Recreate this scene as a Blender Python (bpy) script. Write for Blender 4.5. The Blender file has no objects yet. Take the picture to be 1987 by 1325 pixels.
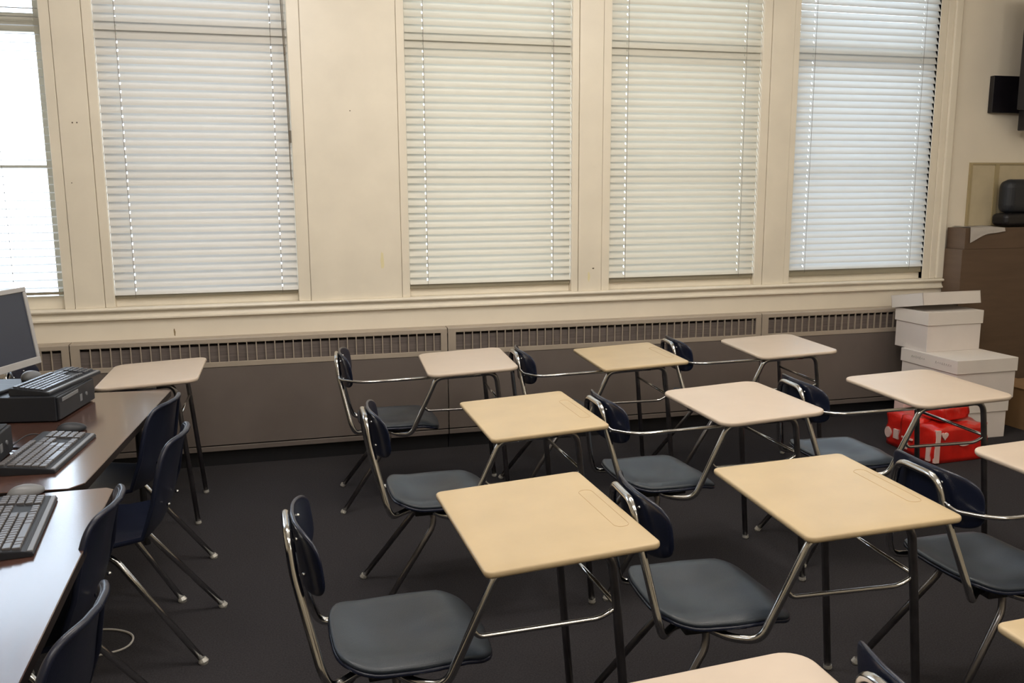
import bpy, bmesh, math, random
from mathutils import Vector, Matrix
random.seed(7)
S = bpy.context.scene
C = S.collection
PI = math.pi

# ------------------------------------------------------------------ camera
F, PITCH, YAW, ROLL = 1703.3, 0.16997, 0.25838, -0.00528
fw = Vector((math.sin(YAW)*math.cos(PITCH), math.cos(YAW)*math.cos(PITCH), -math.sin(PITCH)))
r0 = Vector((math.cos(YAW), -math.sin(YAW), 0)); u0 = r0.cross(fw)
cr, sr = math.cos(ROLL), math.sin(ROLL)
rr = r0*cr + u0*sr; uu = -r0*sr + u0*cr
cam = bpy.data.cameras.new('camera'); camo = bpy.data.objects.new('camera', cam); C.objects.link(camo)
cam.sensor_width = 36; cam.lens = F/1987*36; cam.clip_start = 0.05
m = Matrix((rr, uu, -fw)).transposed().to_4x4(); m.translation = Vector((0, -5.4789, 1.6335))
camo.matrix_world = m
S.camera = camo
# ------------------------------------------------------------------ world, lights, exposure
w = bpy.data.worlds.new('world'); S.world = w; w.use_nodes = True
bg = w.node_tree.nodes['Background']; bg.inputs[1].default_value = 8.0
wt = w.node_tree                                  # hazy bright horizon, deeper zenith, dim ground
tcn = wt.nodes.new('ShaderNodeTexCoord'); sep = wt.nodes.new('ShaderNodeSeparateXYZ'); rmp = wt.nodes.new('ShaderNodeValToRGB')
mr = wt.nodes.new('ShaderNodeMapRange'); mr.inputs['From Min'].default_value = -1; mr.inputs['From Max'].default_value = 1
wt.links.new(tcn.outputs['Generated'], sep.inputs[0]); wt.links.new(sep.outputs['Z'], mr.inputs['Value']); wt.links.new(mr.outputs[0], rmp.inputs[0])
e = rmp.color_ramp.elements
e[0].position = 0.30; e[0].color = (0.22, 0.25, 0.28, 1)
e[1].position = 0.46; e[1].color = (0.72, 0.85, 1.0, 1)
x1 = e.new(0.70); x1.color = (0.70, 0.84, 1.0, 1)
x2 = e.new(0.80); x2.color = (0.03, 0.05, 0.09, 1)
wt.links.new(rmp.outputs[0], bg.inputs[0])
S.view_settings.view_transform = 'Standard'; S.view_settings.look = 'None'
S.view_settings.exposure = 0.0; S.view_settings.gamma = 1.0; S.view_settings.use_curve_mapping = False

def area(name, loc, sx, sy, power, col):
    l = bpy.data.lights.new(name, 'AREA'); l.shape = 'RECTANGLE'; l.size = sx; l.size_y = sy
    l.energy = power; l.color = col
    o = bpy.data.objects.new(name, l); o.location = loc; C.objects.link(o)
for i, (x, y, p) in enumerate([(-0.6, -1.9, 28), (1.7, -1.9, 27), (4.2, -2.2, 6),
                               (-0.6, -4.6, 23), (1.7, -4.6, 23), (4.2, -4.6, 7), (1.7, -7.2, 14)]):
    lc = (1.0, 0.955, 0.91) if x < 0 else (1.0, 0.94, 0.85)
    area('ceiling_lamp', (x, y, 3.5), 1.2, 0.3, p*0.50, lc)
    l = bpy.data.lights.new('wall_fill', 'POINT'); l.energy = p*1.75; l.color = lc; l.shadow_soft_size = 0.18  # added point fill without a fixture, brightens the wall
    o = bpy.data.objects.new('wall_fill', l); o.location = (x+0.6, y-0.5, 3.1); C.objects.link(o)

# ------------------------------------------------------------------ materials
def mat(name, col, rough=0.5, metal=0.0, noise=0.0, nscale=20, bump=0.0, bscale=200, spec=0.5, coat=0.0, col2=None, stretch=None):
    m = bpy.data.materials.new(name); m.use_nodes = True
    nt = m.node_tree; b = nt.nodes['Principled BSDF']
    b.inputs['Base Color'].default_value = (*col, 1); b.inputs['Roughness'].default_value = rough
    b.inputs['Metallic'].default_value = metal; b.inputs['Specular IOR Level'].default_value = spec
    if coat: b.inputs['Coat Weight'].default_value = coat; b.inputs['Coat Roughness'].default_value = 0.15
    tc = nt.nodes.new('ShaderNodeTexCoord')
    mp = nt.nodes.new('ShaderNodeMapping'); nt.links.new(tc.outputs['Object'], mp.inputs[0])
    if stretch: mp.inputs['Scale'].default_value = stretch
    if noise or col2:
        n = nt.nodes.new('ShaderNodeTexNoise'); n.inputs['Scale'].default_value = nscale; n.inputs['Detail'].default_value = 5
        nt.links.new(mp.outputs[0], n.inputs['Vector'])
        r = nt.nodes.new('ShaderNodeValToRGB'); r.color_ramp.elements[0].position = 0.3; r.color_ramp.elements[1].position = 0.7
        c1 = col2 if col2 else tuple(c*(1-noise) for c in col)
        r.color_ramp.elements[0].color = (*c1, 1); r.color_ramp.elements[1].color = (*[min(1, c*(1+noise*0.4)) for c in col], 1)
        nt.links.new(n.outputs[0], r.inputs[0]); nt.links.new(r.outputs[0], b.inputs['Base Color'])
    if bump:
        n2 = nt.nodes.new('ShaderNodeTexNoise'); n2.inputs['Scale'].default_value = bscale; n2.inputs['Detail'].default_value = 3
        nt.links.new(mp.outputs[0], n2.inputs['Vector'])
        bp = nt.nodes.new('ShaderNodeBump'); bp.inputs['Strength'].default_value = bump; bp.inputs['Distance'].default_value = 0.002
        nt.links.new(n2.outputs[0], bp.inputs['Height']); nt.links.new(bp.outputs[0], b.inputs['Normal'])
    return m
def srgb(r, g, b):
    f = lambda c: (c/255/12.92) if c/255 <= 0.04045 else ((c/255+0.055)/1.055)**2.4
    return (f(r), f(g), f(b))
M = {}
M['wall'] = mat('painted_wall', srgb(234, 225, 209), 0.55, noise=0.05, nscale=3, bump=0.15, bscale=60)
M['wall2'] = mat('painted_side_wall', srgb(214, 202, 178), 0.6, noise=0.05, nscale=3)
M['trim'] = mat('cream_gloss_paint', srgb(236, 228, 212), 0.35, noise=0.06, nscale=4, bump=0.12, bscale=40)
M['sash'] = mat('sash_paint', srgb(205, 200, 185), 0.45, noise=0.05, nscale=6)
M['ceil'] = mat('ceiling_tile', srgb(225, 218, 205), 0.9, noise=0.05, nscale=40)
M['carpet'] = mat('charcoal_carpet', srgb(59, 57, 60), 0.95, noise=0.35, nscale=160, bump=0.9, bscale=500, spec=0.1)
M['kick'] = mat('black_vinyl_kick', srgb(22, 22, 26), 0.5)
M['panel'] = mat('taupe_metal_panel', srgb(110, 101, 96), 0.45, noise=0.08, nscale=5)
M['grille'] = mat('beige_metal_grille', srgb(172, 160, 146), 0.4, noise=0.06, nscale=8)
M['fins'] = mat('dark_fins', srgb(112, 102, 98), 0.6, noise=0.3, nscale=6, stretch=(1, 1, 30))
M['tan'] = mat('tan_laminate_top', srgb(201, 179, 143), 0.38, noise=0.10, nscale=4, bump=0.05, bscale=120, spec=0.4)
M['pink'] = mat('pinkish_laminate_top', srgb(206, 189, 172), 0.38, noise=0.06, nscale=5, bump=0.05, bscale=120, spec=0.4)
M['groove'] = mat('groove_line', srgb(196, 170, 132), 0.5)
M['smudge'] = mat('groove_smudge', srgb(214, 184, 136), 0.5, noise=0.12, nscale=30)
M['seat'] = mat('charcoal_seat_plastic', srgb(45, 53, 63), 0.36, noise=0.22, nscale=7, bump=0.35, bscale=350)
M['back'] = mat('navy_back_plastic', srgb(24, 30, 50), 0.26, bump=0.12, bscale=350)
M['shell'] = mat('navy_shell_plastic', srgb(27, 32, 50), 0.33, noise=0.1, nscale=9, bump=0.2, bscale=350)
M['chrome'] = mat('chrome_tube', (0.56, 0.56, 0.56), 0.15, metal=1.0)
M['chromedim'] = mat('worn_shaded_chrome_leg', (0.29, 0.28, 0.285), 0.28, metal=1.0, noise=0.25, nscale=12)  # darker chrome copy, the dim surroundings of the legs put into its colour
M['glide'] = mat('glide_cap', srgb(190, 188, 182), 0.35, metal=0.4)
M['black'] = mat('black_metal', srgb(26, 26, 28), 0.45)
M['wood'] = mat('dark_walnut_laminate', srgb(84, 58, 50), 0.2, noise=0.3, nscale=6, stretch=(6, 0.6, 1), spec=0.9, coat=0.6)
M['woodedge'] = mat('dark_table_edge', srgb(36, 28, 26), 0.5)
M['pc'] = mat('black_computer_plastic', srgb(34, 37, 44), 0.5, bump=0.1)
M['pcgrey'] = mat('grey_computer_plastic', srgb(120, 122, 126), 0.4)
M['silver'] = mat('silver_bezel', srgb(168, 166, 166), 0.35)
M['screen'] = mat('dark_screen', srgb(52, 57, 72), 0.35)
M['key'] = mat('dark_keycaps', srgb(66, 68, 74), 0.3)
M['keygrey'] = mat('grey_keycaps', srgb(98, 96, 98), 0.3)
M['box'] = mat('white_cardboard', srgb(222, 214, 210), 0.7, noise=0.05, nscale=5)
M['lid'] = mat('white_cardboard_lid', srgb(226, 219, 213), 0.7, noise=0.04, nscale=5)
M['ink'] = mat('grey_marker_ink', srgb(150, 143, 142), 0.8)
M['red'] = mat('red_plastic_wrap', srgb(214, 36, 26), 0.3, noise=0.25, nscale=9, bump=0.6, bscale=30, coat=0.5)
M['redlab'] = mat('pale_pink_label', srgb(226, 196, 190), 0.5)
M['card'] = mat('brown_cardboard', srgb(150, 118, 84), 0.8, noise=0.1, nscale=6)
M['cab'] = mat('brown_wood_cabinet', srgb(98, 78, 62), 0.55, noise=0.12, nscale=4, stretch=(1, 1, 8))
M['paper'] = mat('white_paper', srgb(232, 226, 220), 0.8)
M['tv'] = mat('black_tv_plastic', srgb(20, 18, 24), 0.4)
M['board'] = mat('beige_notice_board', srgb(196, 183, 154), 0.6, noise=0.08, nscale=10)
M['boardframe'] = mat('olive_board_frame', srgb(170, 155, 120), 0.5)
M['rail'] = mat('taupe_blind_rail', srgb(150, 142, 122), 0.5)
M['cord'] = mat('grey_blind_cord', srgb(120, 112, 100), 0.7)
M['cable'] = mat('white_cable', srgb(190, 186, 180), 0.5)
M['chip'] = mat('chipped_paint_patch', srgb(232, 222, 180), 0.6)
M['scuff'] = mat('dark_scuff', srgb(96, 84, 66), 0.7)
M['caulk'] = mat('grey_brown_smear', srgb(140, 122, 92), 0.8)  # flat grey-brown tone of the smear under the sill
# slats let a little daylight through
def slatmat(name, col, tcol, fac):
    m = bpy.data.materials.new(name); m.use_nodes = True; nt = m.node_tree
    b = nt.nodes['Principled BSDF']; b.inputs['Base Color'].default_value = (*col, 1); b.inputs['Roughness'].default_value = 0.45
    t = nt.nodes.new('ShaderNodeBsdfTranslucent'); t.inputs[0].default_value = (*tcol, 1)
    mx = nt.nodes.new('ShaderNodeMixShader'); mx.inputs[0].default_value = fac
    nt.links.new(b.outputs[0], mx.inputs[1]); nt.links.new(t.outputs[0], mx.inputs[2])
    nt.links.new(mx.outputs[0], nt.nodes['Material Output'].inputs[0]); return m
M['slat'] = slatmat('cream_blind_slats', srgb(214, 210, 198), (0.8, 0.78, 0.72), 0.012)
M['slatcool'] = slatmat('cool_white_blind_slats', srgb(213, 210, 204), (0.8, 0.82, 0.84), 0.013)
M['slatlit'] = slatmat('backlit_white_blind_slats', srgb(214, 213, 208), (0.8, 0.83, 0.88), 0.06)  # extra translucency stands in for stronger daylight behind the right blind
g = bpy.data.materials.new('window_glass'); g.use_nodes = True; nt = g.node_tree; nt.nodes.remove(nt.nodes['Principled BSDF'])
tr = nt.nodes.new('ShaderNodeBsdfTransparent'); gl = nt.nodes.new('ShaderNodeBsdfGlossy'); gl.inputs['Roughness'].default_value = 0.05
mx = nt.nodes.new('ShaderNodeMixShader'); mx.inputs[0].default_value = 0.06
nt.links.new(tr.outputs[0], mx.inputs[1]); nt.links.new(gl.outputs[0], mx.inputs[2]); nt.links.new(mx.outputs[0], nt.nodes['Material Output'].inputs[0])
M['glass'] = g

# ------------------------------------------------------------------ mesh helpers
def obj(name, bm, m, parent=None, smooth=False, label=None):
    me = bpy.data.meshes.new(name); bmesh.ops.recalc_face_normals(bm, faces=bm.faces[:]); bm.to_mesh(me); bm.free()
    ms = m if isinstance(m, (list, tuple)) else [m]
    for k in ms: me.materials.append(M[k])
    if smooth:
        for p in me.polygons: p.use_smooth = True
    o = bpy.data.objects.new(name, me); C.objects.link(o)
    if parent: o.parent = parent
    if label: o['label'] = label
    return o
def tag(o, label, cat, group=None):
    o['label'] = label; o['category'] = cat
    if group: o['group'] = group
    return o
def thing(name, label, cat, loc=(0, 0, 0), rz=0, group=None):
    o = bpy.data.objects.new(name, None); C.objects.link(o); o.location = loc; o.rotation_euler = (0, 0, rz)
    o.empty_display_size = 0.1
    return tag(o, label, cat, group)
def st(name, bm, m, parent=None, smooth=False):
    o = obj(name, bm, m, parent, smooth)
    if not parent: o['kind'] = 'structure'
    return o
def sroot(name, loc=(0, 0, 0)):
    o = bpy.data.objects.new(name, None); C.objects.link(o); o.location = loc; o['kind'] = 'structure'; return o
def box(bm, x0, x1, y0, y1, z0, z1, bev=0, seg=2, mi=0):
    vs = [bm.verts.new((x, y, z)) for x in (x0, x1) for y in (y0, y1) for z in (z0, z1)]
    fs = [(0, 1, 3, 2), (4, 6, 7, 5), (0, 4, 5, 1), (2, 3, 7, 6), (0, 2, 6, 4), (1, 5, 7, 3)]
    faces = [bm.faces.new([vs[i] for i in f]) for f in fs]
    for f in faces: f.material_index = mi
    if bev:
        es = list({e for f in faces for e in f.edges})
        bmesh.ops.bevel(bm, geom=es, offset=bev, segments=seg, affect='EDGES', profile=0.5)
    return vs
def B(*a, **k):
    bm = bmesh.new(); box(bm, *a, **k); return bm
def fillet(pts, r, seg=6):
    P = [Vector(p) for p in pts]; rs = r if isinstance(r, (list, tuple)) else [r]*len(P)
    out = [P[0]]
    for i in range(1, len(P)-1):
        a, b, c = P[i-1], P[i], P[i+1]; d1 = (a-b); d2 = (c-b)
        t = min(rs[i], d1.length*0.49, d2.length*0.49)
        p1 = b+d1.normalized()*t; p2 = b+d2.normalized()*t
        for k in range(seg+1):
            s = k/seg; out.append(p1*(1-s)**2 + b*2*s*(1-s) + p2*s*s)
    out.append(P[-1]); return out
def tube(bm, pts, rad, n=12, cap=True):
    P = [Vector(p) for p in pts]
    Q = [P[0]]
    for p in P[1:]:
        if (p-Q[-1]).length > 1e-5: Q.append(p)
    P = Q; T = []
    for i in range(len(P)):
        a = P[max(i-1, 0)]; b = P[min(i+1, len(P)-1)]; T.append((b-a).normalized())
    up = Vector((0, 0, 1)) if abs(T[0].z) < 0.9 else Vector((0, 1, 0))
    nx = T[0].cross(up).normalized(); rings = []
    for i, p in enumerate(P):
        t = T[i]; nx = (nx - t*nx.dot(t)).normalized(); ny = t.cross(nx)
        rd = rad[i] if isinstance(rad, (list, tuple)) else rad
        rings.append([bm.verts.new(p + nx*math.cos(2*PI*k/n)*rd + ny*math.sin(2*PI*k/n)*rd) for k in range(n)])
    for a, b in zip(rings, rings[1:]):
        for k in range(n): bm.faces.new((a[k], a[(k+1) % n], b[(k+1) % n], b[k]))
    if cap: bm.faces.new(rings[0][::-1]); bm.faces.new(rings[-1])
def TB(pts, rad, n=12):
    bm = bmesh.new(); tube(bm, pts, rad, n); return bm
def slab(bm, f, outline, t, rings=(0.0, .2, .4, .6, .75, .87, .94, .975, .993, 1.0), r0=0.94):
    """closed curved sheet: f(u,v)->mid point, outline list of (u,v), thickness t with a rounded rim"""
    N = len(outline); e = 1e-3; layers = {1: [], -1: []}; rim = None
    def pt(u, v, off):
        p = Vector(f(u, v)); du = Vector(f(u+e, v))-p; dv = Vector(f(u, v+e))-p
        n = du.cross(dv).normalized(); return p+n*off
    for s in (1, -1):
        for r in rings:
            h = t/2 if r <= r0 else t/2*math.sqrt(max(0, 1-((r-r0)/(1-r0))**2))
            if r == 0.0: layers[s].append([bm.verts.new(pt(0, 0, s*h))])
            elif r == 1.0:
                if rim is None: rim = [bm.verts.new(pt(u, v, 0)) for u, v in outline]
                layers[s].append(rim)
            else: layers[s].append([bm.verts.new(pt(u*r, v*r, s*h)) for u, v in outline])
    for s in (1, -1):
        L = layers[s]
        for k in range(N):
            fs = (L[0][0], L[1][k], L[1][(k+1) % N]); bm.faces.new(fs if s > 0 else fs[::-1])
        for a, b in zip(L[1:], L[2:]):
            for k in range(N):
                q = (a[k], b[k], b[(k+1) % N], a[(k+1) % N]); bm.faces.new(q if s > 0 else q[::-1])
def superell(n, p):
    o = []
    for k in range(n):
        a = 2*PI*k/n; c, s = math.cos(a), math.sin(a)
        o.append((math.copysign(abs(c)**(2/p), c), math.copysign(abs(s)**(2/p), s)))
    return o
def roundrect(hx, hy, r, seg=6):
    o = []
    for cx, cy, a0 in ((hx-r, hy-r, 0), (-hx+r, hy-r, PI/2), (-hx+r, -hy+r, PI), (hx-r, -hy+r, 1.5*PI)):
        for k in range(seg+1):
            a = a0+PI/2*k/seg; o.append((cx+r*math.cos(a), cy+r*math.sin(a)))
    return o
def extrude_profile(bm, prof, x0, x1):
    a = [bm.verts.new((x0, y, z)) for y, z in prof]; b = [bm.verts.new((x1, y, z)) for y, z in prof]
    n = len(prof)
    for k in range(n): bm.faces.new((a[k], a[(k+1) % n], b[(k+1) % n], b[k]))
    bm.faces.new(a[::-1]); bm.faces.new(b)
def copy_tree(o, parent=None):
    c = o.copy(); C.objects.link(c)
    if parent: c.parent = parent
    for ch in [x for x in kids.get(o.name, [])]:
        copy_tree(ch, c)
    return c
kids = {}
def refresh(root):
    for ch in root.children:
        kids.setdefault(root.name, []).append(ch); refresh(ch)

# ------------------------------------------------------------------ setting
X0, X1, Y0, ZC = -3.4, 6.2, -8.8, 3.6
st('floor', B(X0, X1, Y0, 0.0, -0.1, 0.0), 'carpet')
st('ceiling', B(X0, X1, Y0, 0.3, ZC, ZC+0.1), 'ceil')
st('wall_left', B(X0-0.1, X0, Y0, 0.3, -0.1, ZC), 'wall2')
st('wall_right', B(X1, X1+0.1, Y0, 0.3, -0.1, ZC), 'wall2')
st('wall_back', B(X0-0.1, X1+0.1, Y0-0.1, Y0, -0.1, ZC), 'wall2')
WIN = [(-2.25, -1.201), (-0.932, 0.105), (0.789, 1.853), (2.120, 3.196), (3.474, 4.588)]
ZS, ZT = 0.977, 3.12
bm = bmesh.new()
box(bm, X0, X1, 0.012, 0.25, -0.1, ZS-0.012)                       # below the windows
box(bm, X0, X1, 0.012, 0.25, ZT, ZC)                               # above
xs = [X0] + [v for w_ in WIN for v in w_] + [X1]
for i in range(0, len(xs), 2): box(bm, xs[i]-(0 if i == 0 else -0.0), xs[i+1], 0.012, 0.25, ZS-0.012, ZT)
st('wall_front', bm, 'wall')
# boards on the face of the wall; the thin gaps between board and stop are real
LB = [(-1.144, -0.985), (0.179, 0.738), (1.901, 2.063), (3.260, 3.427)]
n = 1
for a, b in LB:
    bm = B(a+0.0015, b-0.0015, -0.004, 0.013, ZS, ZT+0.1, bev=0.0015, seg=1)
    st('trim_%d' % n, bm, 'trim'); n += 1
stops = [(-1.201, -1.144), (-0.985, -0.932), (0.105, 0.179), (0.738, 0.789), (1.853, 1.901), (2.063, 2.120), (3.196, 3.260), (3.427, 3.474)]
for a, b in stops:
    st('trim_%d' % n, B(a+0.0015, b-0.0015, 0.0, 0.05, ZS, ZT+0.1, bev=0.002, seg=1), 'trim'); n += 1
# right hand casing with stepped moulding
bm = bmesh.new()
box(bm, 4.588, 4.640, 0.0, 0.05, ZS, ZT+0.1, bev=0.003)
box(bm, 4.580, 4.590, -0.001, 0.004, ZS, ZT+0.1)
box(bm, 4.641, 4.690, -0.006, 0.013, ZS, ZT+0.1, bev=0.004)
box(bm, 4.690, 4.752, -0.02, 0.013, ZS, ZT+0.1, bev=0.008)
st('trim_%d' % n, bm, 'trim'); n += 1
bm = bmesh.new()
box(bm, X0, -2.25, -0.004, 0.013, ZS, ZT+0.1)
st('trim_%d' % n, bm, 'trim'); n += 1
# stool and under-sill moulding
bm = bmesh.new()
extrude_profile(bm, [(0.06, 0.977), (-0.024, 0.977), (-0.032, 0.973), (-0.035, 0.966), (-0.032, 0.959), (-0.024, 0.955), (0.012, 0.955)], X0, 4.785)
st('trim_%d' % n, bm, 'trim'); n += 1
bm = bmesh.new()
extrude_profile(bm, [(0.012, 0.955), (-0.008, 0.955), (-0.010, 0.940), (-0.016, 0.925), (-0.026, 0.917), (-0.026, 0.909), (-0.018, 0.904), (0.012, 0.904)], X0, 4.775)
st('trim_%d' % n, bm, 'trim'); n += 1
st('trim_%d' % n, B(X0, 4.76, -0.002, 0.013, 0.70, 0.905), 'wall'); n += 1
# paint chips and scuffs, each a thin flake on its board
def blotch(x, z, w_, h, m_, y=-0.0048):
    bm = bmesh.new(); k = 14; pts = []
    for i in range(k):
        a = 2*PI*i/k; rj = random.uniform(0.6, 1.0)
        pts.append((x+math.cos(a)*w_/2*rj, z+math.sin(a)*h/2*rj))
    a_ = [bm.verts.new((px, y, pz)) for px, pz in pts]; b_ = [bm.verts.new((px, y+0.001, pz)) for px, pz in pts]
    bm.faces.new(a_); bm.faces.new(b_[::-1])
    for i in range(k): bm.faces.new((a_[i], b_[i], b_[(i+1) % k], a_[(i+1) % k]))
    return bm
for (x, z, w_, h, m_, nm, lb) in [
        (0.617, 1.21, 0.028, 0.15, 'chip', 'paint_chip', 'tall pale patch of chipped paint low on the wide pilaster'),
        (0.33, 2.10, 0.010, 0.008, 'scuff', 'scuff_mark', 'tiny dark nick high on the wide pilaster'),
        (2.005, 1.125, 0.020, 0.012, 'scuff', 'scuff_mark', 'small dark scuff on the board between the two middle blinds'),
        (1.975, 1.07, 0.018, 0.08, 'chip', 'paint_chip', 'pale paint drip patch on the board between the two middle blinds'),
        (-1.075, 2.02, 0.010, 0.010, 'scuff', 'scuff_mark', 'left of two tiny dark nicks on the far left mullion board'),
        (-1.052, 2.02, 0.010, 0.010, 'scuff', 'scuff_mark', 'right of two tiny dark nicks on the far left mullion board'),
        (-1.105, 1.69, 0.007, 0.008, 'scuff', 'scuff_mark', 'tiny nail hole halfway down the far left mullion board')]:
    if abs(x-0.33) < 1e-6: x, z = 0.452, 2.11
    tag(obj(nm, blotch(x, z, w_, h, m_), m_), lb, 'paint mark')
for (x, z, w_, h, lb) in [(-0.62, 0.82, 0.012, 0.06, 'grey smear on the board under the sill at left')]:
    tag(obj('scuff_mark', blotch(x, z, w_, h, 'caulk', y=-0.0028), 'caulk'), lb, 'paint mark')

# windows
for i, (a, b) in enumerate(WIN):
    wr = sroot('window_%d' % (i+1), ((a+b)/2, 0.09, ZS))
    hw = (b-a)/2; bm = bmesh.new()
    box(bm, -hw, -hw+0.045, 0.0, 0.05, 0, ZT-ZS); box(bm, hw-0.045, hw, 0.0, 0.05, 0, ZT-ZS)
    box(bm, -hw+0.045, hw-0.045, 0.0, 0.05, ZT-ZS-0.06, ZT-ZS)
    st('sash_frame', bm, 'sash', wr)
    st('bottom_rail', B(-hw, hw, -0.048, -0.001, 0.0, 0.075, bev=0.003), 'trim', wr)
    st('meeting_rail', B(-hw+0.045, hw-0.045, -0.004, 0.055, 2.51-ZS, 2.61-ZS, bev=0.004), 'sash', wr)
    st('glazing_bar', B(-hw+0.045, hw-0.045, 0.004, 0.03, 1.773-ZS, 1.79-ZS), 'sash', wr)
    st('pane', B(-hw+0.04, hw-0.04, 0.020, 0.024, 0.0, ZT-ZS-0.05), 'glass', wr)

# blinds
SP = 0.0448
def slats(hw, z0, zt, ang, hx, jit=0.0, yc=0.0, w_=0.0600):
    bm = bmesh.new(); z = z0
    cols = [-hw]
    for h in sorted(hx): cols += [h-0.0027, h+0.0027]
    cols += [hw]
    holes = {2*k+1 for k in range(len(hx))}
    S_ = [-1, -0.75, -0.35, 0.15, 0.5, 0.8, 1]
    while z < zt:
        an = math.radians(ang+random.uniform(-jit, jit)); tl = random.uniform(-1, 1)*0.0008*(1 if jit else 0)
        cy, cz = -math.cos(an), -math.sin(an)           # from upper (window side) edge to lower (room side) edge
        ny, nz = -math.sin(an), math.cos(an)            # outward, crown side
        grid = []
        for s in S_:
            cw = -0.003*(1-s*s)
            row = [bm.verts.new((x, yc+cy*s*w_/2+ny*cw, z+cz*s*w_/2+nz*cw+tl*(x/hw))) for x in cols]
            grid.append(row)
        for j in range(len(S_)-1):
            for k in range(len(cols)-1):
                if k in holes and j in (2,): continue
                bm.faces.new((grid[j][k], grid[j][k+1], grid[j+1][k+1], grid[j+1][k]))
        z += SP
    return bm
binfo = [  # angle, cord x, phase of the slats, material, label
    (5, (-1.45, -2.0), 1.10, 'slatcool', 'half open white blind glaring with daylight at far left'),
    (63, (-0.817, 0.012), 1.073, 'slatcool', 'closed white blind left of the wide pilaster'),
    (63, (0.902, 1.727), 1.081, 'slat', 'closed cream blind right of the wide pilaster'),
    (63, (2.231, 3.073), 1.083, 'slat', 'closed cream blind second from the right'),
    (59, (3.592, 4.460), 1.095, 'slatlit', 'closed blind at far right with daylight leaking between its lower slats')]
for i, ((a, b), (ang, hx, zb, mt, lb)) in enumerate(zip(WIN, binfo)):
    c = (a+b)/2; hw = (b-a)/2-0.002
    t = thing('window_blind', lb, 'blind', (c, 0.020, zb), 0, 'venetian blinds along the window wall')
    o = obj('slats', slats(hw, 0.0, 3.06-zb, ang, [h-c for h in hx], jit=0 if i == 0 else 1.2), mt, t, smooth=True)
    o['kind'] = 'stuff'
    obj('head_rail', B(-hw, hw, -0.025, 0.025, 3.065-zb, 3.115-zb), 'slat', t)
    obj('bottom_rail', B(-hw, hw, 0.0, 0.018, (1.026 if i else 1.062)-zb, -0.016, bev=0.003) if i else B(-hw, hw, -0.01, 0.012, 1.062-zb, 1.078-zb, bev=0.004), 'rail', t)
    for h in hx:
        bm = bmesh.new()
        tube(bm, [(h-c, -0.0245, -0.045), (h-c, -0.0245, 3.07-zb)], 0.0013, 6)
        obj('ladder_cord', bm, 'cord', t)
    if i == 1:
        bm = bmesh.new()
        tube(bm, [(0.092-c, -0.034, 1.70-zb), (0.088-c, -0.030, 2.3-zb), (0.07-c, -0.03, 3.07-zb)], 0.003, 6)
        tube(bm, [(0.098-c, -0.036, 1.92-zb), (0.094-c, -0.038, 2.3-zb), (0.08-c, -0.03, 3.07-zb)], 0.002, 6)
        tube(bm, [(0.098-c, -0.036, 1.92-zb), (0.098-c, -0.036, 1.99-zb)], 0.006, 8)
        tube(bm, [(0.088-c, -0.036, 2.42-zb), (0.087-c, -0.036, 2.46-zb)], 0.006, 8)
        obj('pull_cord', bm, 'cord', t)

# convector covers under the windows
mods = [(-3.36, -1.175), (-1.175, 1.002), (1.002, 3.213), (3.213, 4.74)]
rl = ['leftmost beige convector cover section, behind the computers', 'beige convector cover section behind the lone desk and computer chairs',
      'beige convector cover section behind the middle of the back row', 'beige convector cover section running behind the white boxes']
for (a, b), lb in zip(mods, rl):
    a += 0.003; b -= 0.003; L_ = b-a
    t = thing('convector_cover', lb, 'radiator', ((a+b)/2, 0, 0), 0, 'convector covers under the windows'); h = L_/2
    bm = bmesh.new(); box(bm, -h, h, -0.098, -0.09, 0.135, 0.612, bev=0.001, seg=1)
    obj('front_panel', bm, 'panel', t)
    bm = bmesh.new(); extrude_profile(bm, [(-0.003, 0.786), (-0.094, 0.786), (-0.102, 0.780), (-0.102, 0.757), (-0.096, 0.757), (-0.096, 0.775), (-0.003, 0.775)], -h, h)
    obj('top_cover', bm, 'grille', t)
    bm = bmesh.new()
    box(bm, -h, h, -0.102, -0.092, 0.612, 0.643, bev=0.002, seg=1)
    box(bm, -h, -h+0.05, -0.102, -0.092, 0.643, 0.757); box(bm, h-0.04, h, -0.102, -0.092, 0.643, 0.757)
    x = -h+0.05+0.054
    while x < h-0.06: box(bm, x-0.0028, x+0.0028, -0.101, -0.088, 0.643, 0.757); x += 0.0536
    obj('grille', bm, 'grille', t)
    obj('fins', B(-h+0.004, h-0.004, -0.084, -0.01, 0.62, 0.738), 'fins', t)
    obj('bottom_lip', B(-h, h, -0.099, -0.085, 0.097, 0.128, bev=0.003), 'panel', t)
    obj('kick_plate', B(-h, h, -0.066, -0.004, 0.0, 0.134), 'kick', t)

# ------------------------------------------------------------------ student desks
YC = 0.02
def tilt(p):                                     # desktop slopes up towards +x
    x, y, z = p; t = 0.048; return (x*math.cos(t)-z*math.sin(t), y, 0.74+x*math.sin(t)+z*math.cos(t))
def desktop(kind):
    bm = bmesh.new(); hx, hy = 0.2335, 0.305; r = 0.022 if kind == 'tan' else 0.06; th = 0.020
    def ring(ins, z): return [bm.verts.new(tilt((x, y, z))) for x, y in roundrect(hx-ins, hy-ins, max(r-ins, 0.004), 8)]
    R = [ring(0.05, 0), ring(0.007, 0), ring(0.003, -0.001), ring(0.0008, -0.0035), ring(0, -0.008), ring(0.0005, -0.013), ring(0.004, -0.018), ring(0.010, -th)]
    for a, b in zip(R, R[1:]):
        n_ = len(a)
        for k in range(n_): bm.faces.new((a[k], a[(k+1) % n_], b[(k+1) % n_], b[k]))
    bm.faces.new(R[0]); bm.faces.new(R[-1][::-1])
    return bm
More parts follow.
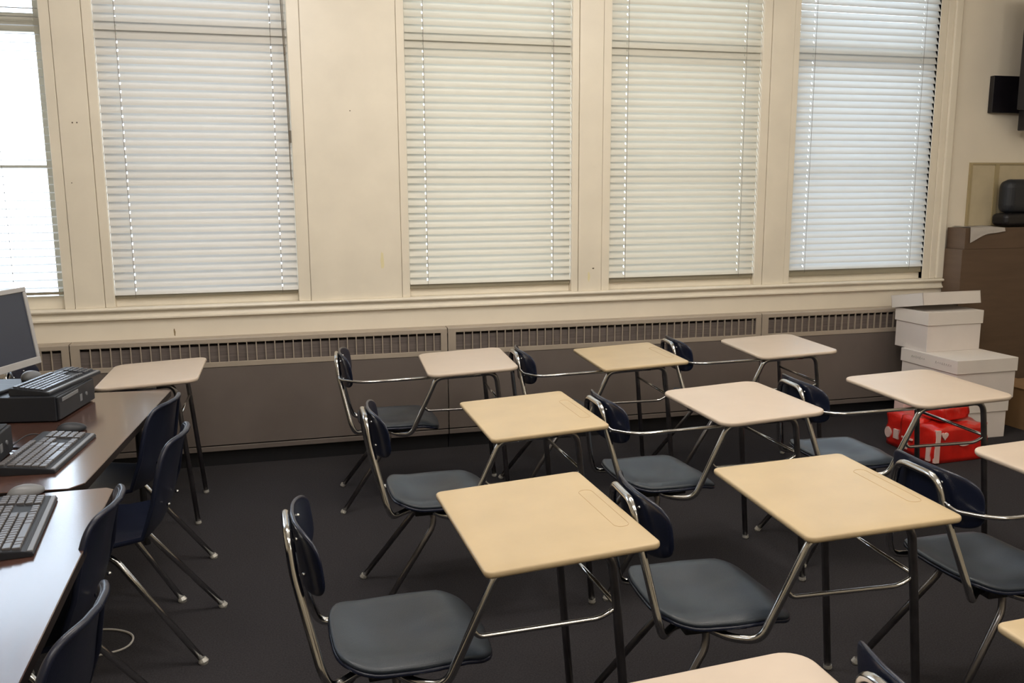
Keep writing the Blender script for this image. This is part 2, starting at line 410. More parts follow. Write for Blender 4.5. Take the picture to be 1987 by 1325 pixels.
def seat_f(u, v):
    x = -0.370+0.212*u*(1-0.06*abs(v)**2); y = YC+0.212*v*(1-0.05*max(0, -u)-0.05*max(0, u))
    z = 0.453 - 0.024*math.exp(-(abs(u+0.28)**3/0.16+abs(v)**3/0.28)) - 0.05*max(0, u-0.55)**1.6/0.45**1.6*0.9
    z += 0.012*max(0, -u-0.55)/0.45 + 0.006*math.exp(-(v/0.16)**2)*max(0, u) - 0.010*max(0, abs(v)-0.82)/0.18
    return (x, y, z)
DX = DZ = 0.0
def back_f(u, v):                                # u across, v up
    y = YC+0.205*u; z = 0.711+DZ+0.089*v
    x = -0.632+DX+0.050*abs(u)**2.2-0.010*v
    return (x, y, z)
def mirror(y): return 2*YC-y
def make_desk(kind, arm, dx=0.0, dz=0.0):
    global DX, DZ
    DX, DZ = dx, dz
    t = bpy.data.objects.new('student_desk', None); C.objects.link(t); t.empty_display_size = 0.1
    d = obj('desktop', desktop(kind), kind, t, smooth=False)
    for p in d.data.polygons: p.use_smooth = True
    if kind == 'tan':
        bm = bmesh.new(); cx, hx, hy = 0.185, 0.021, 0.15; pts = []
        for x, y in roundrect(hx, hy, 0.020, 6): pts.append(tilt((cx+x, y-0.02, 0.0)))
        pts.append(pts[0]); tube(bm, pts, 0.0012, 6, cap=False)
        obj('pencil_groove', bm, 'groove', d, smooth=True)
    # seat
    bm = bmesh.new(); slab(bm, seat_f, superell(64, 4.8), 0.014, rings=(0.0, .12, .24, .36, .48, .6, .7, .8, .88, .94, .975, .993, 1.0), r0=0.97)
    s = obj('seat', bm, 'seat', t, smooth=True)
    bm = bmesh.new(); pts = []
    for u, v in superell(64, 4.8):
        p = Vector(seat_f(u*0.985, v*0.985)); pts.append(p-Vector((0, 0, 0.010)))
    pts.append(pts[0]); tube(bm, pts, 0.0065, 8, cap=False)
    obj('seat_rim', bm, 'back', s, smooth=True)
    # backrest
    bm = bmesh.new(); slab(bm, back_f, superell(56, 3.6), 0.011)
    bk = obj('backrest', bm, 'back', t, smooth=True)
    for yy, zz in ((0.085, 0.76), (-0.085, 0.76), (0.10, 0.66), (-0.10, 0.66)):
        u = yy/0.205; v = (zz-0.708)/0.1; p = Vector(back_f(u, v))
        for sx in (-1, 1):
            bm = bmesh.new(); bmesh.ops.create_uvsphere(bm, u_segments=10, v_segments=6, radius=0.0055, matrix=Matrix.Translation(p+Vector((sx*0.006, 0, 0))))
            obj('rivet', bm, 'chrome', bk, smooth=True)
    # one bent tube: loop behind the back, down, under the seat, up to the desktop
    hy = 0.10
    loop = [(-0.648+dx, YC+0.118, 0.68+dz), (-0.657+dx, YC+hy-0.006, 0.776+dz), (-0.657+dx, YC-hy+0.006, 0.776+dz), (-0.648+dx, YC-0.118, 0.68+dz)]
    near = [(-0.604+dx*0.6, YC-0.190, 0.46), (-0.588+dx*0.4, YC-0.190, 0.416), (-0.525, YC-0.135, 0.418), (-0.40, YC-0.12, 0.418)]
    far = [(-0.604+dx*0.6, YC+0.178, 0.46), (-0.588+dx*0.4, YC+0.178, 0.412), (-0.50, YC+0.16, 0.410), (-0.26, YC+0.14, 0.408)]
    path = fillet(far[::-1]+loop+near, [0.04, 0.03, 0.03, 0.06, 0.03, 0.055, 0.055, 0.03, 0.06, 0.03, 0.03, 0.05], 6)
    obj('seat_frame', TB(path, 0.0118, 14), 'chrome', t, smooth=True)
    path = fillet([(-0.45, YC-0.13, 0.414), (-0.385, -0.190, 0.402), (-0.318, -0.233, 0.412), (-0.185, -0.24, 0.699), (-0.10, -0.24, 0.705), (0.04, -0.24, 0.71)], [0, 0.04, 0.035, 0.03, 0.03, 0], 6)
    obj('desktop_support', TB(path, 0.0122, 14), 'chrome', t, smooth=True)
    # front legs
    for sgn, y in ((-1, -0.236), (1, 0.225)):
        p = fillet([(-0.06 if sgn > 0 else 0.02, y, 0.708), (0.120, y, 0.716), (0.135, y, 0.60), (0.188, y+0.008*sgn, 0.012)], [0, 0.05, 0.05, 0], 8)
        lg = obj('leg', TB(p, 0.0122, 14), 'chromedim', t, smooth=True)
        obj('glide', TB([(0.188, y+0.008*sgn, 0.018), (0.189, y+0.008*sgn, 0.006), (0.189, y+0.008*sgn, 0.0)], [0.0135, 0.015, 0.011], 12), 'glide', lg)
    # rear legs
    for sgn in (-1, 1):
        p = fillet([(-0.485, YC+0.125*sgn, 0.400), (-0.425, YC+0.13*sgn, 0.400), (-0.427, YC+0.14*sgn, 0.345), (-0.672, YC+0.215*sgn, 0.012)], [0, 0.035, 0.04, 0], 8)
        lg = obj('leg', TB(p, 0.0115, 14), 'chromedim', t, smooth=True)
        obj('glide', TB([(-0.670, YC+0.214*sgn, 0.018), (-0.676, YC+0.216*sgn, 0.006), (-0.676, YC+0.216*sgn, 0.0)], [0.0135, 0.015, 0.011], 12), 'glide', lg)
    # rod from the support to both front legs
    p = fillet([(-0.252, -0.238, 0.556), (-0.235, -0.238, 0.532), (0.095, -0.236, 0.532), (0.138, -0.236, 0.556)], 0.03, 5)
    obj('side_rod', TB(p, 0.0068, 10), 'chrome', t, smooth=True)
    p = [(0.138, -0.225, 0.562), (0.138, 0.216, 0.562)]
    obj('cross_rod', TB(p, 0.0068, 10), 'chrome', t, smooth=True)
    bm = bmesh.new(); box(bm, -0.50, -0.31, YC-0.16, YC+0.14, 0.396, 0.432, bev=0.004)
    obj('seat_bracket', bm, 'black', t)
    if arm:
        p = fillet([(-0.648+dx, YC-0.122, 0.705), (-0.640+dx, YC-0.155, 0.690), (-0.56, -0.222, 0.690), (-0.16, -0.245, 0.706)], 0.05, 6)
        obj('arm_bar', TB(p, 0.0072, 10), 'chrome', t, smooth=True)
        bm = bmesh.new(); bmesh.ops.create_cube(bm, size=1.0, matrix=Matrix.Translation((-0.10, -0.243, 0.7215)) @ Matrix.Rotation(-0.048, 4, 'Y') @ Matrix.Diagonal((0.2, 0.03, 0.006, 1)))
        obj('mounting_plate', bm, 'black', t)
    refresh(t); return t
protos = {}
G = 'student desks set out in rows'
def desk(kind, arm, x, y, rz, label, dx=0.0, dz=0.0):
    k = (kind, arm, dx)
    if k not in protos: protos[k] = t = make_desk(kind, arm, dx, dz)
    else: t = copy_tree(protos[k])
    t.location = (x, y, 0); t.rotation_euler = (0, 0, rz); tag(t, label, 'desk', G)
desk('tan', False, 0.666, -3.236, 0.028, 'tan student desk with its blue chair in full view, front row, left', -0.024, 0.016)
desk('tan', False, 0.959, -2.127, 0.002, 'tan student desk in the middle row, left end', -0.012, 0.008)
desk('pink', True, 0.943, -0.942, -0.066, 'pale student desk with arm bar by the convector, left of the back row of three', -0.024, 0.016)
desk('tan', True, 1.834, -1.043, -0.055, 'tan student desk with arm bar by the convector, centre of the back row', 0.02)
desk('pink', True, 2.784, -0.991, -0.090, 'pale student desk with faint streaks on its top, right end of the back row')
desk('pink', True, 1.889, -2.169, -0.005, 'pale student desk with rounded corners in the centre of the middle row')
desk('tan', False, 1.561, -3.273, -0.058, 'large looking tan student desk right of centre in the front row', 0.02)
desk('pink', True, 2.840, -2.150, -0.067, 'pale student desk in front of the white boxes and red packages')
desk('pink', True, 2.545, -3.303, -0.03, 'pale student desk cut off by the right edge of the photo, middle height')
desk('tan', False, 1.645, -4.38, -0.03, 'tan student desk of which a corner shows at bottom right', -0.024, 0.016)
desk('pink', True, 0.715, -4.388, 0.0, 'pale student desk whose rounded corner shows at the bottom edge')
desk('pink', True, -0.640, -0.799, -0.006, 'pale student desk alone at left beyond the computer table')

# ------------------------------------------------------------------ computer tables
def table(x0, x1, y0, y1, rz, lb):
    t = thing('computer_table', lb, 'table', ((x0+x1)/2, (y0+y1)/2, 0), rz, 'dark computer tables at left'); hx, hy = (x1-x0)/2, (y1-y0)/2
    bm = bmesh.new(); ol = [(-hx, -hy), (hx-0.035, -hy), (hx, -hy+0.05), (hx, hy-0.02), (hx-0.02, hy), (-hx, hy)]
    def lay(z, i): return [bm.verts.new((x*(1-i/hx), y*(1-i/hy), z)) for x, y in ol]
    A, B_, D_ = lay(0.72, 0.002), lay(0.718, 0), lay(0.692, 0)
    for p, q in ((A, B_), (B_, D_)):
        for k in range(6): bm.faces.new((p[k], p[(k+1) % 6], q[(k+1) % 6], q[k]))
    bm.faces.new(A); bm.faces.new(D_[::-1])
    for f in bm.faces:
        if abs(f.normal.z) < 0.5: f.material_index = 0
    bmesh.ops.recalc_face_normals(bm, faces=bm.faces[:])
    for f in bm.faces:
        if f.normal.z < 0.3: f.material_index = 1
    obj('tabletop', bm, ['wood', 'woodedge'], t)
    for sx in (-1, 1):
        for sy in (-1, 1):
            obj('leg', TB([(sx*(hx-0.14), sy*(hy-0.09), 0.692), (sx*(hx-0.14), sy*(hy-0.09), 0.0)], 0.016, 12), 'black', t)
    obj('apron', B(-hx+0.10, -hx+0.12, -hy+0.1, hy-0.1, 0.42, 0.69), 'woodedge', t)
table(-1.37, -0.578, -2.545, -1.13, -0.085, 'far dark wood computer table with two keyboards on it')
table(-1.32, -0.520, -4.35, -2.600, 0.02, 'near dark wood computer table glaring with window light')

def keyboard(x, y, z, rz, tl, body, keym, lb, ww=0.165, ll=0.45):
    t = thing('keyboard', lb, 'keyboard', (x, y, z), rz)
    t.rotation_euler = (0, tl, rz)
    bm = bmesh.new(); hx, hy = ww/2, ll/2
    # +x is the typist's side, thinner at that side
    pr = [(-hx, 0.0), (-hx, 0.028), (-hx+0.01, 0.031), (hx-0.02, 0.016), (hx, 0.010), (hx, 0.0)]
    a = [bm.verts.new((px, -hy, pz)) for px, pz in pr]; b = [bm.verts.new((px, hy, pz)) for px, pz in pr]
    for k in range(6): bm.faces.new((a[k], a[(k+1) % 6], b[(k+1) % 6], b[k]))
    bm.faces.new(a[::-1]); bm.faces.new(b)
    bmesh.ops.bevel(bm, geom=bm.edges[:], offset=0.002, segments=2, affect='EDGES')
    obj('body', bm, body, t)
    bm = bmesh.new(); kw = 0.0186; rp = (ww-0.056)/6+0.002
    def zz(px): return 0.031-(px+hx-0.01)*(0.015/(ww-0.03))
    # columns run along +y (typist's left is -y when facing -x -> keys start at -y)
    for r_ in range(6):
        px = -hx+0.020+r_*rp+(0.006 if r_ else 0)
        yk = -hy+0.012
        wid = {0: [1]*16, 1: [1]*13+[2], 2: [1.5]+[1]*12+[1.5], 3: [1.75]+[1]*11+[2.25], 4: [2.25]+[1]*10+[2.75], 5: [1.5, 1, 1.5, 6, 1.5, 1, 1.5, 1]}[r_]
        for w_ in wid:
            L_ = kw*w_*0.985
            if yk+L_ > hy-0.012: break
            h0 = zz(px); e = 0.0016
            box(bm, px-rp/2+e, px+rp/2-e, yk+e, yk+L_-e, h0-0.006, h0+0.007, bev=0.0016, seg=1); yk += L_
        yk = -hy+0.012+15.2*kw*0.985
        if r_ in (1, 2, 5):
            for q in range(3):
                if yk+kw < hy-0.09: box(bm, px-rp/2+0.0016, px+rp/2-0.0016, yk+0.0016, yk+kw-0.0016, zz(px)-0.006, zz(px)+0.007, bev=0.0016, seg=1)
                yk += kw
        yk = hy-0.012-4*kw
        if r_:
            for q in range(4):
                box(bm, px-rp/2+0.0016, px+rp/2-0.0016, yk+0.0016, yk+kw-0.0016, zz(px)-0.006, zz(px)+0.007, bev=0.0016, seg=1); yk += kw
    obj('keys', bm, keym, t)
    obj('edge_strip', B(hx-0.016, hx-0.002, -hy+0.006, hy-0.006, 0.010, 0.0165, bev=0.002), 'pcgrey', t)
    return t
keyboard(-0.945, -1.42, 0.8265, -0.26, 0.0, 'pc', 'key', 'black keyboard lying on top of the flat computer case')
keyboard(-0.822, -2.165, 0.72, -0.10, 0.0, 'pc', 'keygrey', 'black keyboard with worn grey keys on the far computer table', ww=0.19)
keyboard(-0.752, -2.905, 0.72, 0.09, 0.0, 'pc', 'keygrey', 'black keyboard on the near computer table', ww=0.18)

def mouse(x, y, z, rz, m_, lb):
    t = thing('mouse', lb, 'mouse', (x, y, z), rz)
    bm = bmesh.new(); bmesh.ops.create_uvsphere(bm, u_segments=24, v_segments=14, radius=1.0)
    for v in bm.verts:
        a = v.co.copy(); v.co = Vector((a.x*0.056, a.y*(0.031+0.004*a.x), max(a.z, -0.25)*0.028*(1-0.25*a.x)+0.009))
        v.co.z = max(v.co.z, 0.0)
    obj('body', bm, m_, t, smooth=True)
    obj('scroll_wheel', TB([(-0.03, -0.003, 0.026), (-0.03, 0.003, 0.026)], 0.006, 10), 'pcgrey', t)
mouse(-0.812, -1.845, 0.72, 0.5, 'pc', 'black mouse beyond the worn keyboard on the far table')
mouse(-0.785, -2.610, 0.72, 0.7, 'pcgrey', 'grey mouse behind the keyboard on the near table')
mouse(-1.085, -1.265, 0.8265, 1.2, 'pcgrey', 'shiny grey mouse beside the keyboard on the computer case')

def pc(x, y, rz, sx, sy, lb):
    t = thing('computer_case', lb, 'computer', (x, y, 0.72), rz)
    obj('chassis', B(-sx, 0, -sy/2, sy/2, 0.004, 0.106, bev=0.004), 'pc', t)
    for a in (-sx+0.03, -0.04):
        for b in (-sy/2+0.03, sy/2-0.03): obj('foot', TB([(a, b, 0.0), (a, b, 0.005)], 0.01, 8), 'black', t)
    obj('front_bezel', B(0.0, 0.012, -sy/2+0.004, sy/2-0.004, 0.008, 0.102, bev=0.004), 'pc', t)
    obj('disc_drive', B(0.012, 0.016, -sy/2+0.03, sy/2-0.19, 0.078, 0.094, bev=0.002), 'pcgrey', t)
    obj('badge', B(0.012, 0.014, 0.02, 0.045, 0.035, 0.065, bev=0.001), 'pcgrey', t)
    obj('power_button', TB([(0.010, 0.09, 0.055), (0.016, 0.09, 0.055)], 0.008, 14), 'pcgrey', t)
pc(-0.868, -1.485, -0.165, 0.40, 0.385, 'black desktop computer lying flat under the tilted monitor')
pc(-0.968, -2.245, -0.02, 0.36, 0.33, 'dark desktop computer at the left edge of the photo, nearer than the flat one')

# monitor
def monitor():
    fwd = Vector((math.cos(-0.36), math.sin(-0.36), 0))           # where the screen looks
    t = thing('monitor', 'silver framed monitor with dark screen at left, on the computer case', 'monitor', (-1.150, -1.545, 0.8265), -0.36)
    W_, H_ = 0.42, 0.33; tlt = 0.13
    R = Matrix.Rotation(-tlt, 4, 'Y'); T = Matrix.Translation((0.035, 0.0, 0.086+H_/2))
    def tb(x0, x1, y0, y1, z0, z1, bev=0.003):
        bm = B(x0, x1, y0, y1, z0, z1, bev=bev); bmesh.ops.transform(bm, matrix=T @ R, verts=bm.verts[:]); return bm
    bm = bmesh.new(); b = 0.020
    for q in ((-W_/2, W_/2, -H_/2, -H_/2+0.030), (-W_/2, W_/2, H_/2-b, H_/2), (-W_/2, -W_/2+b, -H_/2+0.03, H_/2-b), (W_/2-b, W_/2, -H_/2+0.03, H_/2-b)):
        box(bm, 0.0, 0.016, q[0], q[1], q[2], q[3], bev=0.002, seg=1)
    bmesh.ops.transform(bm, matrix=T @ R, verts=bm.verts[:])
    obj('bezel', bm, 'silver', t)
    obj('screen', tb(0.001, 0.010, -W_/2+b-0.001, W_/2-b+0.001, -H_/2+0.029, H_/2-b+0.001, 0.001), 'screen', t)
    obj('rear_housing', tb(-0.035, 0.001, -W_/2+0.012, W_/2-0.012, -H_/2+0.012, H_/2-0.012, 0.01), 'pc', t)
    obj('stand_neck', TB([(-0.03, 0, 0.006), (-0.035, 0, 0.12), (-0.01, 0, 0.20)], [0.04, 0.03, 0.03], 16), 'pc', t, smooth=True)
    bm = bmesh.new(); slab(bm, lambda u, v: (-0.045+0.085*u, 0.12*v, 0.007), superell(40, 3), 0.013)
    obj('stand_base', bm, 'pc', t, smooth=True)
    return t
monitor()

# ------------------------------------------------------------------ navy stacking chairs at the computers
def shell_prof(s):                                # s 0 front of seat .. 1 top of back, chair looks to -x
    P = [(-0.40, 0.415), (-0.36, 0.445), (-0.20, 0.437), (-0.05, 0.432), (0.02, 0.455), (0.055, 0.52), (0.085, 0.63), (0.115, 0.735), (0.135, 0.790)]
    f = s*(len(P)-1); i = min(int(f), len(P)-2); q = f-i
    p0 = P[max(i-1, 0)]; p1 = P[i]; p2 = P[i+1]; p3 = P[min(i+2, len(P)-1)]
    return [0.5*((2*p1[k])+(-p0[k]+p2[k])*q+(2*p0[k]-5*p1[k]+4*p2[k]-p3[k])*q*q+(-p0[k]+3*p1[k]-3*p2[k]+p3[k])*q**3) for k in (0, 1)]
def shell_f(u, v):
    s = 0.5+0.5*u; s = max(0.0, min(1.0, s)); x, z = shell_prof(s)
    back = max(0, (s-0.5)/0.5)
    hw = 0.215-0.052*back**2*1.0
    if abs(0.5-s) < 0.5: hw -= 0.012*math.exp(-((s-0.56)/0.07)**2)
    y = hw*v
    x -= 0.052*back*abs(v)**2.2*0.9
    z += 0.018*(1-back)*abs(v)**3 - 0.012*(1-abs(v))*(1-back)*(1 if s > .1 else 0)
    if u > 1: x += (u-1)*0.03; z += (u-1)*0.2
    if u < -1: x += (u+1)*0.1; z += (u+1)*0.1
    return (x, y, z)
def make_chair():
    t = bpy.data.objects.new('stacking_chair', None); C.objects.link(t); t.empty_display_size = 0.1
    bm = bmesh.new(); ol = superell(80, 5.5)
    rings = (0.0, .08, .16, .24, .32, .4, .48, .56, .64, .72, .8, .87, .93, .97, .99, 1.0)
    slab(bm, shell_f, ol, 0.008, rings=rings, r0=0.97)
    sh = obj('seat_shell', bm, 'shell', t, smooth=True)
    bm = bmesh.new(); pts = []
    for u, v in ol:
        p = Vector(shell_f(u*0.992, v*0.992)); o = Vector((0.008, 0, 0)) if u > 0.1 else Vector((0, 0, -0.008)); pts.append(p+o*min(1, abs(u-0.1)*3))
    pts.append(pts[0]); tube(bm, pts, 0.009, 10, cap=False)
    obj('shell_rim', bm, 'shell', sh, smooth=True)
    for sy in (-1, 1):
        bm = bmesh.new(); bmesh.ops.create_uvsphere(bm, u_segments=12, v_segments=8, radius=0.007, matrix=Matrix.Translation((0.06+0.02, sy*0.07, 0.54)))
        obj('rivet', bm, 'chrome', sh, smooth=True)
    for sy in (-1, 1):
        p = fillet([(-0.30, sy*0.17, 0.418), (-0.33, sy*0.175, 0.40), (-0.385, sy*0.20, 0.012)], 0.02, 4)
        lg = obj('leg', TB(p, 0.0115, 14), 'chromedim', t, smooth=True)
        obj('glide', TB([(-0.385, sy*0.20, 0.02), (-0.386, sy*0.20, 0.006), (-0.386, sy*0.20, 0)], [0.014, 0.017, 0.013], 12), 'glide', lg)
        p = fillet([(-0.24, sy*0.15, 0.405), (-0.10, sy*0.16, 0.400), (0.19, sy*0.215, 0.012)], [0, 0.05, 0], 6)
        lg = obj('leg', TB(p, 0.0115, 14), 'chrome', t, smooth=True)
        obj('glide', TB([(0.187, sy*0.214, 0.018), (0.192, sy*0.2155, 0.008), (0.192, sy*0.2155, 0)], [0.0135, 0.018, 0.015], 12), 'glide', lg)
    for xx in (-0.28, -0.12): obj('seat_brace', TB([(xx, -0.165, 0.408), (xx, 0.165, 0.408)], 0.01, 10), 'black', t, smooth=True)
    refresh(t); return t
chp = None
for x, y, rz, lb in [
        (-0.585, -1.665, -0.22, 'navy stacking chair farthest back at the far computer table'),
        (-0.495, -2.205, -0.10, 'navy stacking chair in front of the farthest one, angled at the far table'),
        (-0.607, -2.915, -0.06, 'navy stacking chair beside the near keyboard'),
        (-0.538, -3.600, -0.12, 'nearest navy stacking chair, at the bottom left')]:
    if chp is None: o = chp = make_chair()
    else: o = copy_tree(chp)
    o.location = (x, y, 0); o.rotation_euler = (0, 0, rz); tag(o, lb, 'chair', 'navy chairs at the computer tables')

# cables
bm = bmesh.new(); tube(bm, fillet([(-0.80, -2.33, 0.004), (-0.70, -2.29, 0.004), (-0.60, -2.27, 0.004), (-0.585, -2.17, 0.004), (-0.66, -2.10, 0.004), (-0.80, -2.07, 0.004)], 0.07, 6), 0.004, 8)
tag(obj('cable', bm, 'cable', smooth=True), 'white looped cable on the carpet under the near chairs', 'cable')
bm = bmesh.new(); tube(bm, fillet([(-0.98, -2.06, 0.723), (-0.93, -1.99, 0.76), (-0.90, -1.88, 0.723), (-0.86, -1.87, 0.723)], 0.05, 6), 0.0025, 8)
tag(obj('mouse_cable', bm, 'pc', smooth=True), 'thin dark mouse cable behind the worn keyboard', 'cable')
bm = bmesh.new(); tube(bm, fillet([(-0.935, -2.20, 0.723), (-0.932, -2.12, 0.735), (-0.932, -2.05, 0.723), (-0.98, -2.035, 0.723), (-1.08, -2.03, 0.723)], 0.06, 6), 0.003, 8)
tag(obj('keyboard_cable', bm, 'pc', smooth=True), 'black cable coiled by the dark computer at the left edge', 'cable')
tag(obj('paper_sheet', B(-0.93, -0.775, -3.02, -2.72, 0.7203, 0.7211), 'paper'), 'pale sheet of paper left of the near keyboard', 'paper')

# ------------------------------------------------------------------ right corner: boxes, packages, cabinet, television
def archive_box(x, y, z, sx, sy, h, rz, lb, lidh=0.09, text=None):
    t = thing('storage_box', lb, 'box', (x, y, z), rz, 'white storage boxes stacked in the corner')
    obj('box_body', B(-sx/2+0.008, sx/2-0.008, -sy/2+0.008, sy/2-0.008, 0, h-0.004, bev=0.002, seg=1), 'box', t)
    bm = bmesh.new(); box(bm, -sx/2, sx/2, -sy/2, sy/2, h-lidh, h, bev=0.002, seg=1)
    l = obj('lid', bm, 'lid', t)
    if text:
        bm = bmesh.new(); random.seed(3)
        for c0, n_ in ((-sy/2+0.05, 8), (0.03, 7)):
            yy = c0
            for k in range(n_):
                hh = random.uniform(0.008, 0.02); zc = h-lidh*0.45
                tube(bm, [(-sx/2-0.0008, yy, zc-hh/2), (-sx/2-0.0008, yy+0.006, zc+hh/2), (-sx/2-0.0008, yy+0.012, zc-hh/2)], 0.0012, 4); yy += 0.019
        obj('handwriting', bm, 'ink', l)
    return t
archive_box(4.415, -0.598, 0.0, 0.43, 0.49, 0.268, 0.0, 'bottom white storage box of the corner stack')
archive_box(4.418, -0.596, 0.268, 0.48, 0.53, 0.272, 0.01, 'wide white storage box with grey handwriting on its lid, middle of the stack', text=True)
archive_box(4.420, -0.386, 0.540, 0.45, 0.33, 0.272, 0.01, 'smaller white storage box, topmost of the stack')
t = thing('loose_lid', 'loose white box lid resting askew on top of the box stack', 'box lid', (4.415, -0.36, 0.818), 0.0)
t.rotation_euler = (-0.17, 0.0, 0.02)
bm = bmesh.new(); sx, sy, h_ = 0.475, 0.31, 0.10
box(bm, -sx/2, sx/2, -sy/2, sy/2, h_-0.004, h_)
for q in ((-sx/2, -sx/2+0.004, -sy/2, sy/2), (sx/2-0.004, sx/2, -sy/2, sy/2), (-sx/2, sx/2, -sy/2, -sy/2+0.004), (-sx/2, sx/2, sy/2-0.004, sy/2)): box(bm, q[0], q[1], q[2], q[3], 0.014, h_)
obj('lid_shell', bm, 'lid', t)

def red_pack(x, y, z, sx, sy, sz, rz, lb, marks=()):
    t = thing('red_package', lb, 'package', (x, y, z), rz, 'red plastic packages by the boxes')
    bm = bmesh.new(); box(bm, -sx/2, sx/2, -sy/2, sy/2, 0, sz)
    bmesh.ops.subdivide_edges(bm, edges=bm.edges[:], cuts=7, use_grid_fill=True)
    rnd = random.Random(int(x*1000+y*777+z*99))
    ph = [rnd.uniform(0, 6) for _ in range(6)]
    for v in bm.verts:
        a = Vector((v.co.x/(sx/2), v.co.y/(sy/2), (v.co.z-sz/2)/(sz/2)))
        m_ = sorted([abs(a.x), abs(a.y), abs(a.z)])
        k = 1-0.05*max(0, m_[1]+m_[2]-1.55) - 0.05*max(0, m_[0]-0.6)
        c0 = Vector((0, 0, sz/2)); v.co = c0+(v.co-c0)*k
        if v.co.z > 0.02:
            v.co.x += 0.005*math.sin(v.co.z*60+v.co.y*40+ph[0]); v.co.y += 0.004*math.sin(v.co.z*45+v.co.x*50+ph[1])
            if a.z > 0.9: v.co.z += 0.008*math.sin(v.co.x*45+ph[2])*math.cos(v.co.y*50+ph[3])
    zm = min(v.co.z for v in bm.verts)
    for v in bm.verts: v.co.z -= zm
    obj('wrapper', bm, 'red', t, smooth=True)
    for mk in marks:
        nm, kind, face, p, q, w_, h__ = mk
        bm = bmesh.new()
        if kind == 'heart':
            pts = []
            for i in range(28):
                a = 2*PI*i/28; pts.append((16*math.sin(a)**3/17*w_/2, (13*math.cos(a)-5*math.cos(2*a)-2*math.cos(3*a)-math.cos(4*a))/17*h__/2))
        elif kind == 'round': pts = [(math.cos(2*PI*i/20)*w_/2, math.sin(2*PI*i/20)*h__/2) for i in range(20)]
        else: pts = [(-w_/2, -h__/2), (w_/2, -h__/2), (w_/2, h__/2), (-w_/2, h__/2)]
        d = 0.0085
        if face == 'front':
            A_ = [bm.verts.new((p+a, -sy/2-d, q+b)) for a, b in pts]; E_ = [bm.verts.new((p+a, -sy/2+0.012, q+b)) for a, b in pts]
        else:
            A_ = [bm.verts.new((-sx/2-d, p+a, q+b)) for a, b in pts]; E_ = [bm.verts.new((-sx/2+0.012, p+a, q+b)) for a, b in pts]
        bm.faces.new(A_); bm.faces.new(E_[::-1]); n_ = len(pts)
        for i in range(n_): bm.faces.new((A_[i], E_[i], E_[(i+1) % n_], A_[(i+1) % n_]))
        obj(nm, bm, 'redlab', t)
red_pack(3.925, -1.145, 0, 0.40, 0.15, 0.225, 0.05, 'front red package with pale heart emblem and pale corner strip',
         [('emblem', 'heart', 'front', -0.13, 0.175, 0.05, 0.055), ('pale_strip', 'rect', 'front', -0.178, 0.11, 0.030, 0.20), ('pale_strip', 'rect', 'side', -0.035, 0.06, 0.03, 0.09), ('print_line', 'round', 'front', 0.02, 0.11, 0.07, 0.02)])
red_pack(3.935, -0.985, 0, 0.40, 0.15, 0.235, 0.03, 'red package second from the front, its left end facing the desks',
         [('print_line', 'rect', 'side', 0.0, 0.10, 0.09, 0.010), ('label', 'rect', 'side', 0.02, 0.05, 0.05, 0.04)])
red_pack(3.960, -0.825, 0, 0.40, 0.15, 0.225, 0.02, 'rear red package with pale round and square prints on its left end',
         [('label', 'round', 'side', 0.045, 0.085, 0.055, 0.07), ('label', 'rect', 'side', -0.03, 0.09, 0.045, 0.06)])
red_pack(3.93, -1.07, 0.243, 0.24, 0.15, 0.075, 0.2, 'small red package lying on top of the other red ones')
red_pack(4.04, -0.87, 0.243, 0.20, 0.15, 0.060, -0.1, 'flat red package lying on top at the back, by the white boxes')
t = tag(obj('pale_package', B(3.93, 4.06, -0.70, -0.60, 0.0, 0.265, bev=0.01), 'redlab'), 'pale pink package peeking out behind the red ones', 'package')

# cabinet, things on it
t = thing('cabinet', 'brown wooden cabinet in the right corner behind the white boxes', 'cabinet', (5.25, -0.10, 0))
obj('cabinet_body', B(-0.50, 0.55, -0.09, 0.09, 0, 1.20, bev=0.003), 'cab', t)
obj('cabinet_top', B(-0.485, 0.53, -0.09, 0.09, 1.20, 1.352, bev=0.003), 'cab', t)
bm = bmesh.new(); N_ = 12; a_ = []; b_ = []
for i in range(N_+1):
    f = i/N_; x = 4.80+0.30*f
    ys = [(0.0-0.0, 1.358), (-0.12, 1.357), (-0.195, 1.356), (-0.2, 1.335-0.045*(1-f)**2), (-0.202, 1.325-0.075*(1-f)**2)]
    a_.append([bm.verts.new((x, y, z+0.004*math.sin(f*9+j))) for j, (y, z) in enumerate(ys)])
for p, q in zip(a_, a_[1:]):
    for k in range(4): bm.faces.new((p[k], q[k], q[k+1], p[k+1]))
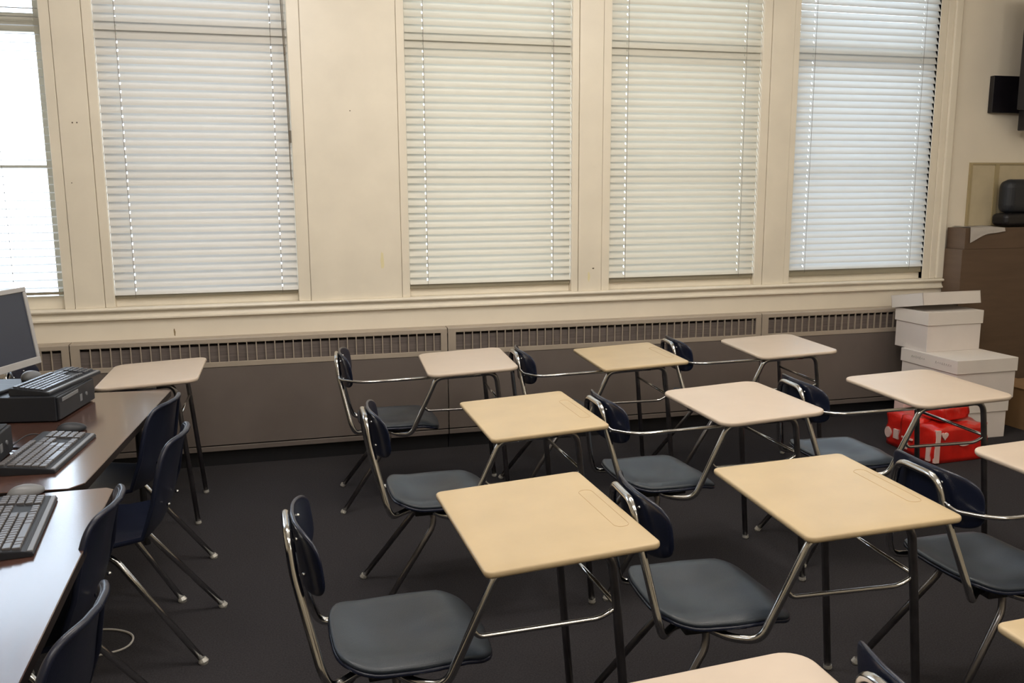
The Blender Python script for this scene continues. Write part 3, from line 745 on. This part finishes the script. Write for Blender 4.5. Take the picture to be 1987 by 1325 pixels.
r_ = bmesh.ops.solidify(bm, geom=bm.faces[:], thickness=0.0015)
tag(obj('paper_sheet', bm, 'paper', smooth=True), 'crumpled white paper draped over the front edge of the brown cabinet', 'paper')
t = thing('speaker', 'black round topped speaker on the brown cabinet at the right edge', 'speaker', (5.32, -0.10, 1.362))
bm = bmesh.new(); box(bm, -0.20, 0.25, -0.08, 0.07, 0.0, 0.09, bev=0.03, seg=4); obj('base', bm, 'tv', t, smooth=False)
bm = bmesh.new(); box(bm, -0.185, 0.24, -0.07, 0.06, 0.088, 0.335, bev=0.06, seg=6); obj('housing', bm, 'pc', t, smooth=False)
t = thing('notice_board', 'beige framed notice board on the wall above the brown cabinet', 'board', (5.35, 0.0, 1.36))
obj('board_panel', B(-0.405, 0.40, 0.0, 0.011, 0.0, 0.445), 'board', t)
bm = bmesh.new()
for q in ((-0.42, -0.402, -0.002, 0.46), (-0.402, 0.42, 0.445, 0.46), (-0.20, -0.165, 0.0, 0.445)): box(bm, q[0], q[1], -0.008, 0.011, q[2], q[3])
obj('frame', bm, 'boardframe', t)
t = thing('television', 'black wall mounted television cut off at the top right', 'television', (5.30, 0.0, 2.1))
obj('wall_plate', B(-0.25, 0.08, -0.03, 0.011, 0.075, 0.335, bev=0.003), 'tv', t)
obj('mount_arm', B(-0.02, 0.10, -0.20, -0.03, 0.14, 0.24, bev=0.004), 'tv', t)
bm = B(-0.20, 0.70, -0.27, -0.20, 0.08, 0.86, bev=0.008); bmesh.ops.translate(bm, vec=(-0.0, 0, 0), verts=bm.verts[:])
obj('screen_housing', bm, 'tv', t)
obj('speaker_bar', B(-0.06, 0.30, -0.20, -0.08, -0.055, 0.09, bev=0.006), 'tv', t)
t = thing('cardboard_box', 'brown cardboard box on the floor at the right edge beside the white stack', 'box', (5.10, -0.62, 0), 0.05)
obj('carton', B(-0.24, 0.26, -0.22, 0.20, 0, 0.28, bev=0.003), 'card', t)
obj('flap', B(-0.25, 0.0, -0.225, 0.20, 0.281, 0.286), 'card', t)
